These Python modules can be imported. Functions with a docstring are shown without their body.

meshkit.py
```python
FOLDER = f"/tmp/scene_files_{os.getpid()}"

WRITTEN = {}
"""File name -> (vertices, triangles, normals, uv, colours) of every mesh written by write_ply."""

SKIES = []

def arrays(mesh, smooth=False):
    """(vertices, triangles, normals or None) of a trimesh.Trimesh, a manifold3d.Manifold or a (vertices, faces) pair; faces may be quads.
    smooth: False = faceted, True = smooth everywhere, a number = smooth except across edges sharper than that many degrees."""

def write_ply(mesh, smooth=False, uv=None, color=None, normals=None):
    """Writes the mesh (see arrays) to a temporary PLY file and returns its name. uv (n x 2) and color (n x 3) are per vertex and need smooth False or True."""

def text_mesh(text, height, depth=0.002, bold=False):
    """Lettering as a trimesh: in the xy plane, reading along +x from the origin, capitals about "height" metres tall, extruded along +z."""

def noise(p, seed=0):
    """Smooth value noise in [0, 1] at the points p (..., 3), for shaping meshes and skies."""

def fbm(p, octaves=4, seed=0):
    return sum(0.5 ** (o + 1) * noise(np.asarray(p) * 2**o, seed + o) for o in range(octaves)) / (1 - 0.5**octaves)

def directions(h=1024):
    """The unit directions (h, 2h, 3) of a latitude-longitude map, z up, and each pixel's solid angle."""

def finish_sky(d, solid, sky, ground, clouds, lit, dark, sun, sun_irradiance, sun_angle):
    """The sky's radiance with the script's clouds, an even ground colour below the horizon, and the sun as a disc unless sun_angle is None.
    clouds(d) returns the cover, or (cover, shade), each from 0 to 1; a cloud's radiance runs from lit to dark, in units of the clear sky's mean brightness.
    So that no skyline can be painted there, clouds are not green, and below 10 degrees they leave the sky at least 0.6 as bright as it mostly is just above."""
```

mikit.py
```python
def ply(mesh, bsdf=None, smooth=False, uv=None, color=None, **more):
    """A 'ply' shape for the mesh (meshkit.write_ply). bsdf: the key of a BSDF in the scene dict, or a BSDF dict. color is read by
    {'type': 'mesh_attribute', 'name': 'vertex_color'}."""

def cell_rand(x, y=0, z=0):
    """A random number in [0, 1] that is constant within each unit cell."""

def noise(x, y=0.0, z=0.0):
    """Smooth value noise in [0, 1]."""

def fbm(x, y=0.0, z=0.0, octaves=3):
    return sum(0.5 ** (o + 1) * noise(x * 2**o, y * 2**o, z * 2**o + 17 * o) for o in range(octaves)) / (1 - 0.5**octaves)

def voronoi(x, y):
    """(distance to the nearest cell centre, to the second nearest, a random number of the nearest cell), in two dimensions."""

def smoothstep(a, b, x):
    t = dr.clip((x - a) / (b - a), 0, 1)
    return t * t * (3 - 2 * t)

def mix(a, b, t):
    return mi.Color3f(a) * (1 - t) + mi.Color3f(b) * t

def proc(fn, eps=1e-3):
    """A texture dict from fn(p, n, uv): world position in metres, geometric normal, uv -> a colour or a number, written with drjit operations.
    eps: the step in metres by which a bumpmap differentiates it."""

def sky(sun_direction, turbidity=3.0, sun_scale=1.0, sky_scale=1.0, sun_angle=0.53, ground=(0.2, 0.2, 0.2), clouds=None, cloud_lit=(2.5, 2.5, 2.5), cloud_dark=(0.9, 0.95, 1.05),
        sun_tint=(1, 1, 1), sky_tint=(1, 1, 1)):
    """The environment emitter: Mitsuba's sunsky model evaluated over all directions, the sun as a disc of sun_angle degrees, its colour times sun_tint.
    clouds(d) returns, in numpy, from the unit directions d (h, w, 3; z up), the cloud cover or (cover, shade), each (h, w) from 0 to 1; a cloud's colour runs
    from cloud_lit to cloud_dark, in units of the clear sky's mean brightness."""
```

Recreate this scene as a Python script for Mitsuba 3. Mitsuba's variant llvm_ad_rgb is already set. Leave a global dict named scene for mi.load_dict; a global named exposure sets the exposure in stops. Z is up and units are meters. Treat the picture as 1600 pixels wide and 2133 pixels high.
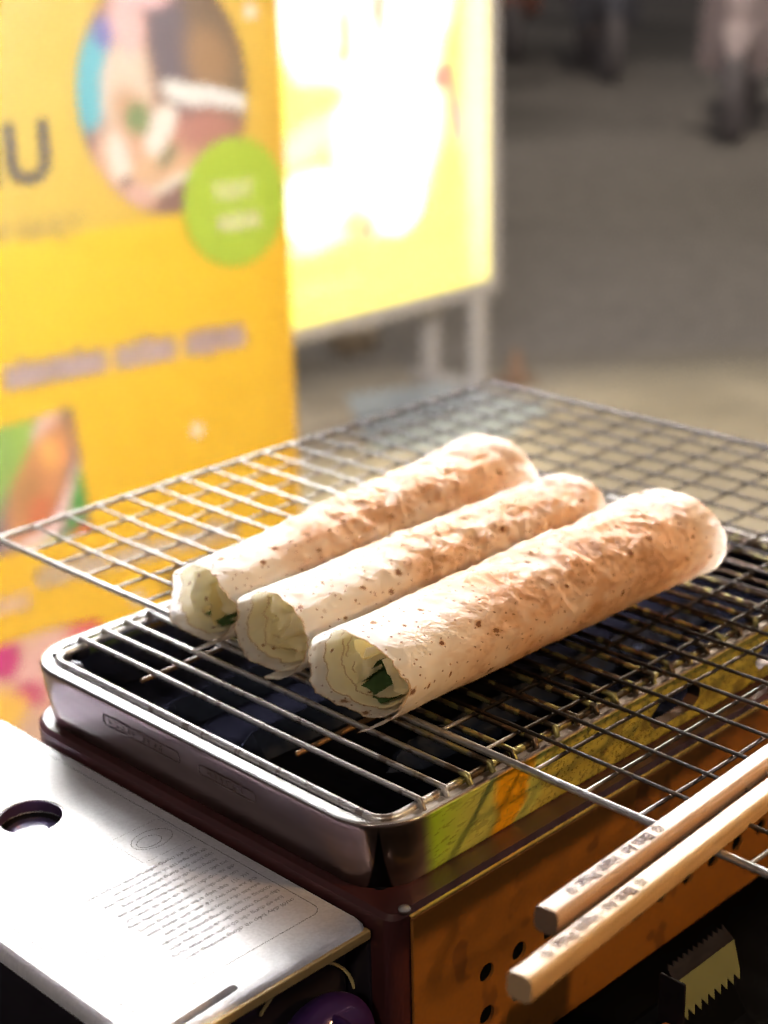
import math, random
import numpy as np, trimesh, mitsuba as mi, mikit, meshkit
import drjit as dr
import manifold3d as m3
from manifold3d import Manifold, CrossSection
from mikit import proc, noise, fbm, voronoi, cell_rand, smoothstep, mix

random.seed(7)
rng = np.random.default_rng(7)
T = mi.ScalarTransform4f
scene, labels = {}, {}
PI = math.pi

# ------------------------------------------------------------------ camera, sky, lamps, exposure
CAM = np.array([-0.32236, -0.33209, 0.28205])
FWD = np.array([0.65874, 0.66630, -0.34944])
UP = np.array([0.26252, 0.23171, 0.93669])
exposure = 0.0
scene['camera'] = {'type': 'thinlens', 'fov': 25.46, 'fov_axis': 'x', 'near_clip': 0.02, 'far_clip': 400.0,
                   'aperture_radius': 0.0035, 'focus_distance': 0.565,
                   'to_world': T().look_at(origin=CAM.tolist(), target=(CAM + FWD).tolist(), up=UP.tolist())}
scene['sky'] = mikit.sky([0.3, 0.5, 0.25], turbidity=4, sun_scale=0.0, sky_scale=1.15, clouds=lambda d: 1.0,
                         cloud_lit=(1.0, 0.93, 0.95), cloud_dark=(1, 1, 1), ground=(0.12, 0.11, 0.1))
TUBE_L = 900.0        # cool white tube under the added roof
BULB_L = 480.0        # warm bulb on the customer's side
SIDE_L = 700.0
STREET_L = 230.0
FILL_L = 390.0     # added fill bulb behind the viewer
SIGN_L = 1.6          # lit sign face

# ------------------------------------------------------------------ helpers
def numbered(name):
    if name not in scene and name not in used:
        used.add(name); return name
    k = 1
    while f'{name}_{k:03d}' in used: k += 1
    used.add(f'{name}_{k:03d}'); return f'{name}_{k:03d}'
used = set()

def obj(name, mesh, bsdf, parent=None, smooth=30, **kw):
    key = numbered((parent + '__' if parent else '') + name)
    scene[key] = mikit.ply(mesh, bsdf, smooth=smooth, **kw)
    return key

def share(name, src, parent, to_world):
    key = numbered((parent + '__' if parent else '') + name)
    scene[key] = {**scene[src], 'to_world': to_world}
    return key

def thing(name, label, cat, group=None, kind=None):
    key = numbered(name)
    labels[key] = {'label': label, 'category': cat}
    if group: labels[key]['group'] = group
    if kind: labels[key]['kind'] = kind
    return key

def struct(name, mesh, bsdf, smooth=30):
    key = obj(name, mesh, bsdf, None, smooth)
    labels[key] = {'kind': 'structure', 'label': name.replace('_', ' ')}
    return key

def box(x0, x1, y0, y1, z0, z1):
    return trimesh.creation.box(bounds=[[x0, y0, z0], [x1, y1, z1]])

def man(m):
    return Manifold(m3.Mesh(np.asarray(m.vertices, np.float32), np.asarray(m.faces, np.uint32)))

def tri(m):
    q = m.to_mesh()
    return trimesh.Trimesh(np.asarray(q.vert_properties)[:, :3], np.asarray(q.tri_verts), process=False)

def hull_pts(p):
    return Manifold.hull_points(np.asarray(p, float))

def rbox(x0, x1, y0, y1, z0, z1, r=0.002, n=2):
    """box with rounded edges"""
    s = Manifold.sphere(r, 4 * max(2, n))
    return Manifold.batch_hull([s.translate([x, y, z]) for x in (x0 + r, x1 - r) for y in (y0 + r, y1 - r) for z in (z0 + r, z1 - r)])

def rrect(x0, x1, y0, y1, r, n=8, sub=6):
    """rounded rectangle path, counter-clockwise, with outward normals"""
    out, nor = [], []
    for cx, cy, a0 in ((x1 - r, y0 + r, -PI / 2), (x1 - r, y1 - r, 0), (x0 + r, y1 - r, PI / 2), (x0 + r, y0 + r, PI)):
        for i in range(n + 1):
            a = a0 + PI / 2 * i / n
            out.append((cx + r * math.cos(a), cy + r * math.sin(a))); nor.append((math.cos(a), math.sin(a)))
    p, q = [], []
    N = len(out)
    for i in range(N):
        a, b = np.array(out[i]), np.array(out[(i + 1) % N])
        k = sub if np.linalg.norm(b - a) > 3 * r * PI / 2 / n else 1
        for j in range(k):
            t = j / k
            p.append(a + (b - a) * t)
            m = np.array(nor[i]) * (1 - t) + np.array(nor[(i + 1) % N]) * t
            q.append(m / np.linalg.norm(m))
    return np.array(p), np.array(q)

def sweep_ring(path, nor, prof):
    """prof: list of (inset, z); closed ring around the path"""
    prof = np.array(prof); M, N = len(prof), len(path)
    v = np.concatenate([path[:, None, :] - nor[:, None, :] * prof[None, :, :1], np.broadcast_to(prof[None, :, 1:], (N, M, 1))], -1).reshape(-1, 3)
    f = []
    for i in range(N):
        for j in range(M):
            a, b = i * M + j, i * M + (j + 1) % M
            c, d = ((i + 1) % N) * M + (j + 1) % M, ((i + 1) % N) * M + j
            f += [(a, d, c), (a, c, b)]
    m = trimesh.Trimesh(v, f, process=False)
    if m.volume < 0: m.invert()
    return m

def tube(pts, r, sides=8, closed=False, cap=True):
    p = np.asarray(pts, float); N = len(p)
    r = np.broadcast_to(r, (N,))
    if closed: t = np.roll(p, -1, 0) - np.roll(p, 1, 0)
    else: t = np.gradient(p, axis=0)
    t /= np.linalg.norm(t, axis=1, keepdims=True) + 1e-12
    ref = np.array([0, 0, 1.0]) if abs(t[:, 2]).mean() < 0.85 else np.array([1.0, 0, 0])
    a = np.cross(t, ref); a /= np.linalg.norm(a, axis=1, keepdims=True) + 1e-12
    b = np.cross(a, t)
    ang = np.arange(sides) * 2 * PI / sides
    v = (p[:, None] + r[:, None, None] * (np.cos(ang)[None, :, None] * a[:, None] + np.sin(ang)[None, :, None] * b[:, None])).reshape(-1, 3)
    f = []
    for i in range(N if closed else N - 1):
        k = (i + 1) % N
        for j in range(sides):
            l = (j + 1) % sides
            A, B, Cc, D = i * sides + j, i * sides + l, k * sides + l, k * sides + j
            f += [(A, B, Cc), (A, Cc, D)]
    if cap and not closed:
        c0, c1 = len(v), len(v) + 1
        v = np.vstack([v, p[0] - t[0] * r[0] * .5, p[-1] + t[-1] * r[-1] * .5])
        for j in range(sides):
            l = (j + 1) % sides
            f += [(c0, l, j), (c1, (N - 1) * sides + j, (N - 1) * sides + l)]
    m = trimesh.Trimesh(v, f, process=False)
    if m.volume < 0: m.invert()
    return m

def cat(ms):
    return trimesh.util.concatenate(ms)

def xf(mesh, M):
    m = mesh.copy(); m.apply_transform(M); return m

def frame(o, ex, ey, ez):
    M = np.eye(4); M[:3, 0], M[:3, 1], M[:3, 2], M[:3, 3] = ex, ey, ez, o
    return M

def c3(*v): return {'type': 'rgb', 'value': list(map(float, v))}
def two(d): return {'type': 'twosided', 'b': d}
def prin(col, rough=.5, metal=0.0, **k):
    return two({'type': 'principled', 'base_color': col if isinstance(col, dict) else c3(*col), 'roughness': rough, 'metallic': metal, **k})
def bump(d, fn, eps=2e-4, scale=1.0):
    return {'type': 'bumpmap', 'arbitrary': {**proc(fn, eps)}, 'scale': scale, 'bsdf': d}
def blobs(c, x, y, items, warp=0.0, wx=0.0, wy=0.0):
    """colour patches printed over colour c: (cx, cy, rx, ry, degrees, colour, soft)"""
    for cx, cy, rx, ry, deg, col, soft in items:
        a = math.radians(deg)
        dx, dy = x - cx + wx, y - cy + wy
        u = (dx * math.cos(a) + dy * math.sin(a)) / rx
        v = (-dx * math.sin(a) + dy * math.cos(a)) / ry
        c = mix(c, col, 1 - smoothstep(1 - soft, 1 + soft, dr.sqrt(u * u + v * v)))
    return c

# ------------------------------------------------------------------ materials
M = scene
def tray_col(p, n, uv):
    base = mi.Color3f(.62, .60, .60) * (0.85 + .15 * fbm(p.x * 60, p.y * 60, p.z * 200))
    g = fbm(p.x * 180 + p.z * 300, p.z * 260, 3.0)
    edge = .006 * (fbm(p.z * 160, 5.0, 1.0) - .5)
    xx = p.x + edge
    film = mix((.45, .72, .04), (.62, .64, .15), smoothstep(.022, .050, xx))  # green, olive and orange reflection painted into the front wall colour
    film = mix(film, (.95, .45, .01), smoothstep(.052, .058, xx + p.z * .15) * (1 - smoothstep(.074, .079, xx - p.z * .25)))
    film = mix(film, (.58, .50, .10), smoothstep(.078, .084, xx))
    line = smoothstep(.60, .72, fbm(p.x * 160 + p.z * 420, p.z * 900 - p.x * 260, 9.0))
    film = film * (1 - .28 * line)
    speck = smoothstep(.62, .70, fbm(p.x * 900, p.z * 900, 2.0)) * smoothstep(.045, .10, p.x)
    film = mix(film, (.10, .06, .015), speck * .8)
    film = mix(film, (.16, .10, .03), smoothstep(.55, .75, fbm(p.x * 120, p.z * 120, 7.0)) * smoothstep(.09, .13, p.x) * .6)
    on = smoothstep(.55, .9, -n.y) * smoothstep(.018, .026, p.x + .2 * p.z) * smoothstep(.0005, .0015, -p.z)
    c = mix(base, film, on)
    base = mix(mi.Color3f(.20, .14, .13) * (.7 + .6 * fbm(p.x * 40, p.y * 40, p.z * 160)), mi.Color3f(.80, .78, .78), smoothstep(.3, .8, n.z))  # upright walls: dark brown reflection painted into the chrome colour
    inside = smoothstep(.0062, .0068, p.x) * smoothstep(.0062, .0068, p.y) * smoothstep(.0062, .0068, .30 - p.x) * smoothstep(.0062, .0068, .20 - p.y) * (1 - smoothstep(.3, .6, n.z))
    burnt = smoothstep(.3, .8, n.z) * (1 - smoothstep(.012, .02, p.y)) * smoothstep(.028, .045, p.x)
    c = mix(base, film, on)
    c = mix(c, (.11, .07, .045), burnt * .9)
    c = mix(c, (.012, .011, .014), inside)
    grime = smoothstep(.50, .72, fbm(p.x * 220, p.y * 220, 4.0)) * smoothstep(.8, .98, n.z) * .35
    return mix(c, (.20, .15, .11), grime)
def tray_rough(p, n, uv):
    return .12 + .20 * smoothstep(.7, .95, n.z) + .26 * smoothstep(.55, .9, -n.y) * smoothstep(.014, .03, p.x) + .10 * fbm(p.x * 90, p.y * 90, p.z * 90)
def tray_metal(p, n, uv):
    return .93 - .55 * smoothstep(.55, .9, -n.y) * smoothstep(.014, .03, p.x)
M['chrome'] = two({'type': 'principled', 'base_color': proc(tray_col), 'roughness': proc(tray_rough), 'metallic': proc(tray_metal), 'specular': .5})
M['tray_black'] = two({'type': 'diffuse', 'reflectance': c3(.004, .004, .006)})
M['maroon'] = prin((.045, .013, .014), .32)
M['body_dark'] = prin((.014, .011, .016), .30)
def panel_col(p, n, uv):
    s = fbm(p.x * 9, p.z * 14, 1.0)
    c = mix((.37, .142, .028), (.34, .125, .023), s) * (.93 + .14 * fbm(p.x * 900, p.z * 900, 3.0))
    return mix(c, (.12, .045, .02), smoothstep(.66, .76, fbm(p.x * 70, p.z * 70, 9.0)) * .55)
M['copper'] = two({'type': 'principled', 'base_color': proc(panel_col), 'roughness': .42, 'metallic': .45, 'specular': .4})
M['copper_highlight'] = prin((.75, .48, .12), .3, .6)
def lid_col(p, n, uv):
    return mix((.66, .66, .76), (.76, .76, .86), noise(p.x * 1400, p.y * 1400, 1.0))
def lid_bump(p, n, uv):
    return .00016 * fbm(p.x * 900, p.y * 900, p.z * 900)
M['lid_silver'] = two(bump({'type': 'principled', 'base_color': proc(lid_col), 'roughness': .38, 'metallic': .40, 'specular': .6}, lid_bump, 2e-4))
M['lid_edge_lit'] = prin((.75, .50, .22), .35, .55)
M['print_grey'] = prin((.27, .27, .35), .5)
M['print_pale'] = prin((.45, .45, .58), .5)
M['hole_rim'] = prin((.10, .06, .14), .2, .6)
M['canister'] = prin((.04, .03, .07), .15, .3)
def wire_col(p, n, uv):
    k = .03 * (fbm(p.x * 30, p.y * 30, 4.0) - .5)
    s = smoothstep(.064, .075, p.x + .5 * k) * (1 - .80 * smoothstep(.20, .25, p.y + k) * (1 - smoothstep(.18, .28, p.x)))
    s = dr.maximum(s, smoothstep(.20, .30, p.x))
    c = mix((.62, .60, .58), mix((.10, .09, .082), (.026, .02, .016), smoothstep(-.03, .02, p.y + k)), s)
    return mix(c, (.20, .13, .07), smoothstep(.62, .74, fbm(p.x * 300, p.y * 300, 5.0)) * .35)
def wire_rough(p, n, uv):
    return .30 + .45 * smoothstep(.18, .30, p.x)
def wire_metal(p, n, uv):
    return .9 - .75 * smoothstep(.18, .30, p.x)
M['net_wire'] = two({'type': 'principled', 'base_color': proc(wire_col), 'roughness': proc(wire_rough), 'metallic': proc(wire_metal), 'specular': .5})
def grate_col(p, n, uv):
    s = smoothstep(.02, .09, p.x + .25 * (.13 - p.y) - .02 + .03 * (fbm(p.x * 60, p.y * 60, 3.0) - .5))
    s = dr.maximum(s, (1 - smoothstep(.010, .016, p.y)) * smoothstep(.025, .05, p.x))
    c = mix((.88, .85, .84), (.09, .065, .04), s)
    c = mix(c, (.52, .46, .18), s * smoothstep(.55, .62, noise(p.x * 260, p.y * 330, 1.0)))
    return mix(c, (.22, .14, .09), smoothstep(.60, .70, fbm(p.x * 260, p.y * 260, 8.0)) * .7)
M['grate_wire'] = two({'type': 'principled', 'base_color': proc(grate_col), 'roughness': .32, 'metallic': .9, 'specular': .5})
M['rust_rod'] = prin((.22, .12, .055), .4, .6)
M['burner_steel'] = two({'type': 'diffuse', 'reflectance': c3(.022, .027, .043)})
M['black_rubber'] = prin((.008, .007, .012), .6, specular=.2)

# rice paper: uv = (arc length + seed, distance from the near end) in metres
def paper_col(p, n, uv):
    u, v = uv.x, uv.y
    f1, f2, f3 = fbm(u * 38, v * 30, 1.0), fbm(u * 95 + 5, v * 80, 2.0), fbm(u * 420, v * 420, 3.0)
    cream = mix((.90, .86, .80), (.86, .79, .70), f2)
    toast = smoothstep(.30, .75, f1 * .55 + f2 * .45 + .28 * smoothstep(.015, .075, v) - .02) * smoothstep(.012, .06, v + .03 * (f1 - .5)) * (1 - .75 * smoothstep(.150, .178, v + .03 * (f2 - .5)))
    c = mix(cream, (.80, .52, .32), toast * .84)
    c = mix(c, (.52, .29, .16), smoothstep(.48, .74, f2 * .45 + f3 * .55) * toast * .62)
    c = mix(c, (.90, .80, .70), smoothstep(.45, .75, fbm(u * 150, v * 60, 9.0)) * .55)
    c = mix(c, (.60, .34, .17), smoothstep(.56, .74, fbm(u * 85 + 9, v * 60, 12.0)) * smoothstep(.03, .07, v) * .55)
    d, d2, w = voronoi(u * 105, v * 105)
    r = (.04 + .12 * w * w) * (.7 + .6 * noise(u * 900, v * 900, 3.0))
    spot = (1 - smoothstep(r * .75, r, d)) * smoothstep(.50, .58, cell_rand(dr.floor(w * 977.0)))
    ring = (1 - smoothstep(r, r * 1.6, d)) * smoothstep(.50, .58, cell_rand(dr.floor(w * 977.0)))
    c = mix(c, (.62, .36, .16), ring * .6)
    c = mix(c, (.17, .06, .025), spot * (.6 + .4 * f3))
    c = mix(c, (.62, .43, .24), 1 - smoothstep(.0002, .0009, v))
    d, d2, w = voronoi(u * 260 + 3, v * 260)
    c = mix(c, (.30, .13, .06), (1 - smoothstep(.05, .13 * w + .06, d)) * smoothstep(.55, .60, w) * .85)
    return c
def paper_bump(p, n, uv):
    u, v = uv.x, uv.y
    return .0006 * fbm(u * 240, v * 200, 1.0) + .0005 * fbm(u * 900, v * 900, 2.0)
M['rice_paper'] = bump({'type': 'principledthin', 'base_color': proc(paper_col), 'roughness': .33, 'diff_trans': 1.0, 'eta': 1.5, 'spec_trans': 0.0}, paper_bump, 3e-4)
def inner_col(p, n, uv):
    c = mix((.94, .88, .66), (.88, .78, .50), fbm(uv.x * 90, uv.y * 90, 4.0))
    d, d2, w = voronoi(uv.x * 120, uv.y * 120)
    c = mix(c, (.55, .38, .20), 1 - smoothstep(.0002, .0010, uv.y))
    return mix(c, (.30, .13, .05), (1 - smoothstep(.06, .13, d)) * smoothstep(.78, .82, w))
M['inner_paper'] = bump({'type': 'principledthin', 'base_color': proc(inner_col), 'roughness': .5, 'diff_trans': 1.0, 'eta': 1.33, 'spec_trans': 0.0}, paper_bump, 3e-4)
def filling_col(p, n, uv):
    return mix((.76, .60, .36), (.52, .32, .15), fbm(p.x * 220, p.y * 220, p.z * 220))
M['filling'] = prin(proc(filling_col), .5)
M['egg'] = {'type': 'principledthin', 'base_color': c3(.80, .66, .30), 'roughness': .45, 'diff_trans': .5, 'eta': 1.33, 'spec_trans': 0.0}
M['leaf'] = {'type': 'principledthin', 'base_color': c3(.055, .10, .04), 'roughness': .3, 'diff_trans': .5, 'eta': 1.4, 'spec_trans': 0.0}
def wood(a, b):
    def fn(p, n, uv):
        g = fbm(p.x * 14, (p.y - .11 * p.x) * 700, (p.z + .03 * p.x) * 700)
        c = mix(a, b, smoothstep(.25, .85, g))
        return c * (.97 + .06 * fbm(p.x * 300, p.y * 900, p.z * 900))
    return fn
M['bamboo'] = prin(proc(wood((.50, .335, .175), (.43, .265, .12))), .42)
M['bamboo_brown'] = prin(proc(wood((.43, .285, .195), (.37, .225, .145))), .42)
M['bamboo_end'] = prin((.33, .21, .12), .7)
M['bamboo_end_dark'] = prin((.10, .06, .04), .7)
M['burnt'] = prin((.040, .014, .004), .7, specular=.1)
M['burnt_dark'] = prin((.028, .012, .006), .7, specular=.1)
M['table_black'] = prin((.002, .002, .0024), .8, specular=.02)
M['plastic_black'] = two({'type': 'diffuse', 'reflectance': c3(.003, .003, .0035)})
M['blade'] = prin((.66, .70, .34), .30, .85)
M['blade_dark'] = prin((.008, .006, .008), .6, .1, specular=.08)
M['orange_reflection'] = prin((.45, .13, .03), .4)
M['knob_purple'] = prin((.035, .014, .09), .16, .25)
M['knob_mark'] = prin((.70, .55, .25), .4)

# ------------------------------------------------------------------ setting: pavement, road, kerb, added roof
def pave_col(p, n, uv):
    c = mix((.72, .63, .49), (.60, .52, .39), fbm(p.x * 2.2, p.y * 2.2, 1.0))
    c = c * (.85 + .3 * fbm(p.x * 14, p.y * 14, 2.0))
    e = (p.x - 2.95) * .692 + (p.y - 2.08) * .722
    c = mix(c, (.26, .235, .19), smoothstep(-.55, -.02, e + .5 * (fbm(p.x * 2.5, p.y * 2.5, 8.0) - .5)) * .85)
    return mix(c, (.22, .19, .15), smoothstep(.60, .75, fbm(p.x * 1.1 + 4, p.y * 1.1, 6.0)) * .6)
def road_col(p, n, uv):
    c = mix((.20, .18, .155), (.29, .265, .245), fbm(p.x * .55, p.y * .55, 1.0))
    c = mix(c, (.10, .092, .08), smoothstep(.50, .72, fbm(p.x * .9 + 7, p.y * .5, 3.0)) * .75)
    return c * (.8 + .4 * fbm(p.x * 25, p.y * 25, 2.0))
M['paving'] = prin(proc(pave_col), .75)
M['asphalt'] = prin(proc(road_col), .7)
M['kerb_stone'] = prin((.24, .215, .18), .8)
M['road_paint'] = prin((.62, .58, .56), .6)
kd, kn = np.array([.72, -.69]), np.array([.69, .72]); kd = kd / np.linalg.norm(kd); kn = np.array([-kd[1], kd[0]])
K0 = np.array([2.95, 2.08])
def strip(a0, a1, b0, b1, z0, z1):
    m = box(a0, a1, b0, b1, z0, z1)
    return xf(m, frame([K0[0], K0[1], 0], [kd[0], kd[1], 0], [kn[0], kn[1], 0], [0, 0, 1]))
struct('pavement', strip(-40, 40, -30, 0, -1.05, -.85), 'paving', False)
struct('kerb', rbox(-.5, .5, 0, .14, -1.0, -.853, .02) and strip(-40, 40, 0.004, .15, -1.06, -.856), 'kerb_stone', False)
struct('road', strip(-150, 150, .1, 160, -1.2, -.97), 'asphalt', False)
mk = cat([strip(a, a + 1.5, b, b + .16, -.9695, -.965) for a, b in ((.95, 2.05), (4.4, 2.05), (-3.0, 2.05))])
obj_key = obj('road_marking', mk, 'road_paint', None, False); labels[obj_key] = {'kind': 'structure', 'label': 'worn pale line painted on the road'}

# ------------------------------------------------------------------ table
tb = thing('table', 'black table top under the grill stove', 'table')
obj('table_top', tri(rbox(-.48, .47, -.62, .285, -.150, -.1175, .006)), 'table_black', tb)
for x, y in ((-.43, -.56), (.42, -.56), (-.43, .235), (.42, .235)):
    obj('leg', tube([[x, y, -.85], [x, y, -.15]], .014, 10), 'table_black', tb)

# ------------------------------------------------------------------ grill stove
st = thing('grill_stove', 'portable gas grill stove with chrome tray, copper front panel and silver canister lid', 'grill')
outer, onor = rrect(0, .30, 0, .20, .022, n=12, sub=14)
prof = [(.0042, -.0262), (.0036, -.0252), (.0016, -.014), (.0003, -.003), (0, -.0014), (.0004, -.0004), (.0012, .0001), (.0050, .0001), (.0058, -.0004), (.0063, -.0016), (.0066, -.006), (.0085, -.0262)]
ring = sweep_ring(outer, onor, prof)
cent = ring.triangles_center
front = (cent[:, 1] < .0087) & (cent[:, 0] > .0221) & (cent[:, 0] < .2779)
ring.update_faces(~front)
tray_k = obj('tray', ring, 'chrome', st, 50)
wallp = CrossSection([[(d, z) for d, z in prof]], m3.FillRule.NonZero).extrude(.2562)
wallp = man(xf(tri(wallp), frame([.0219, 0, 0], [0, 1, 0], [0, 0, 1], [1, 0, 0])))
for x0, x1 in ((.145, .1762), (.215, .246)):
    cutw = CrossSection([[(x0 + .004, -.0205), (x1 - .004, -.0205), (x1, -.0165), (x1, -.0125), (x1 - .004, -.0085), (x0 + .004, -.0085), (x0, -.0125), (x0, -.0165)]])
    c = tri(cutw.extrude(.03)); c = xf(c, frame([0, .012, 0], [1, 0, 0], [0, 0, 1], [0, -1, 0]))
    wallp = wallp - man(c)
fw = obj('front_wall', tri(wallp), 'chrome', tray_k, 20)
labels[fw] = {'label': 'front wall of the tray with painted green and orange reflection and grease specks'}
obj('tray_floor', tri(rbox(.0075, .2925, .0075, .1925, -.034, -.0252, .002)), 'tray_black', st)
# black corner clips of the tray
for x, y in ((.0120, .1880), (.0098, .1770), (.0225, .1905)):
    b = tri(rbox(x - .0040, x + .0040, y - .0035, y + .0035, -.006, .0010, .0026, 3))
    obj('corner_clip', b, 'black_rubber', st, 40)
obj('body', tri(Manifold.batch_hull([Manifold.cylinder(.0805 if q else .0821, r_ - (0 if q else .0016), r_ - (0 if q else .0016), 40).translate([cx, cy, -.1083]) for q in (0, 1) for cx, cy, r_ in ((-.0012 + .022, .2032 - .022, .022), (.3012 - .006, .2032 - .006, .006), (.3012 - .005, -.0066 + .005, .005), (-.0012 + .005, -.0066 + .005, .005))])), 'maroon', st)
# dark inset on the left face below the lid
obj('side_plate', tri(rbox(-.0022, .002, .0035, .18, -.1070, -.0345, .0008)), 'body_dark', st)
# copper panel with vent holes
px0, px1 = .0062, .2965
pan = rbox(px0, px1, -.0083, -.0068, -.1085, -.0282, .0007)
holes = []
for i in range(14):
    for z in (-.0672, -.0845):
        x = .0417 + .0168 * i
        if x < .285: holes.append(Manifold.cylinder(.03, .0036, .0036, 24).rotate([90, 0, 0]).translate([x, .01, z]))
pan = pan - Manifold.batch_boolean(holes, m3.OpType.Add)
pk = obj('front_panel', tri(pan), 'copper', st, 30)
labels[pk] = {'label': 'copper coloured front panel with two rows of round vent holes'}
obj('panel_edge', tri(rbox(px0, px1, -.0081, -.0067, -.0283, -.0275, .0003)), 'copper_highlight', pk)  # thin lighter strip paints the yellow highlight along the panel top
bk = obj('hole_shade_plate', tri(rbox(.008, .295, -.0071, -.0060, -.107, -.03, .0002)), 'plastic_black', st)  # black sheet gives the shade seen inside the vent holes
sc = trimesh.creation.icosphere(3, .0022); sc.apply_scale([1, 1, .6]); sc.apply_translation([.0055, -.0055, -.0258])
obj('screw', sc, 'chrome', st, True)
for x in (.02, .28):
    for y in (.01, .19):
        obj('foot', trimesh.creation.cylinder(.009, .010, transform=frame([x, y, -.1125], [1, 0, 0], [0, 1, 0], [0, 0, 1])), 'black_rubber', st)
# burner plates under the grate
for y, x0 in ((.150, .036), (.1075, .040), (.060, .075)):
    z, w = -.0165, .0085
    v = [(x0, y - w, z - .009), (x0, y, z), (x0, y + w, z - .009), (x0 - .012, y, z - .009), (.262, y - w, z - .009), (.262, y, z), (.262, y + w, z - .009)]
    mm = tri(hull_pts(v))
    obj('burner_cover', mm, 'burner_steel', st, False)
    for xs in (.10, .19):
        obj('burner_tab', tri(rbox(xs, xs + .012, y - .014, y - .009, -.024, -.0175, .0008)), 'burner_steel', st)

# canister compartment with its lid
LX0, LX1, LY0, LY1, LZ = -.0915, -.0026, .0020, .2160, -.0307
obj('canister_housing', tri(rbox(-.0885, -.0030, .0120, .2080, -.1083, -.0375, .003)), 'body_dark', st)
def lid_layer(inset, z):
    p, _ = rrect(LX0 + inset, LX1 - inset * .3, LY0 + inset, LY1 - inset, .004, 4, 1)
    return [(a, b, z) for a, b in p]
lid = hull_pts(lid_layer(.0022, LZ) + lid_layer(.0008, LZ - .0008) + lid_layer(0, LZ - .0022) + lid_layer(0, LZ - .0052))
lid = lid - Manifold.cylinder(.03, .0118, .0118, 64).translate([-.0385, .1392, -.05])
s1 = Manifold.cylinder(.03, .0016, .0016, 20)
lid = lid - Manifold.batch_hull([s1.translate([-.0545, .0086, -.05]), s1.translate([-.0815, .0072, -.05])])
lk = obj('lid', tri(lid), 'lid_silver', st, 25)
labels[lk] = {'label': 'silver canister lid with small grey printed instructions'}
le = obj('front_edge', tri(rbox(LX0 + .0035, LX1 - .0005, LY0 - .0008, LY0 + .002, LZ - .0049, LZ - .0014, .0005)), 'lid_edge_lit', lk)  # warm lamp glow is put into this edge colour
labels[le] = {'label': 'front edge of the lid with warm lamp light painted in'}
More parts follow.
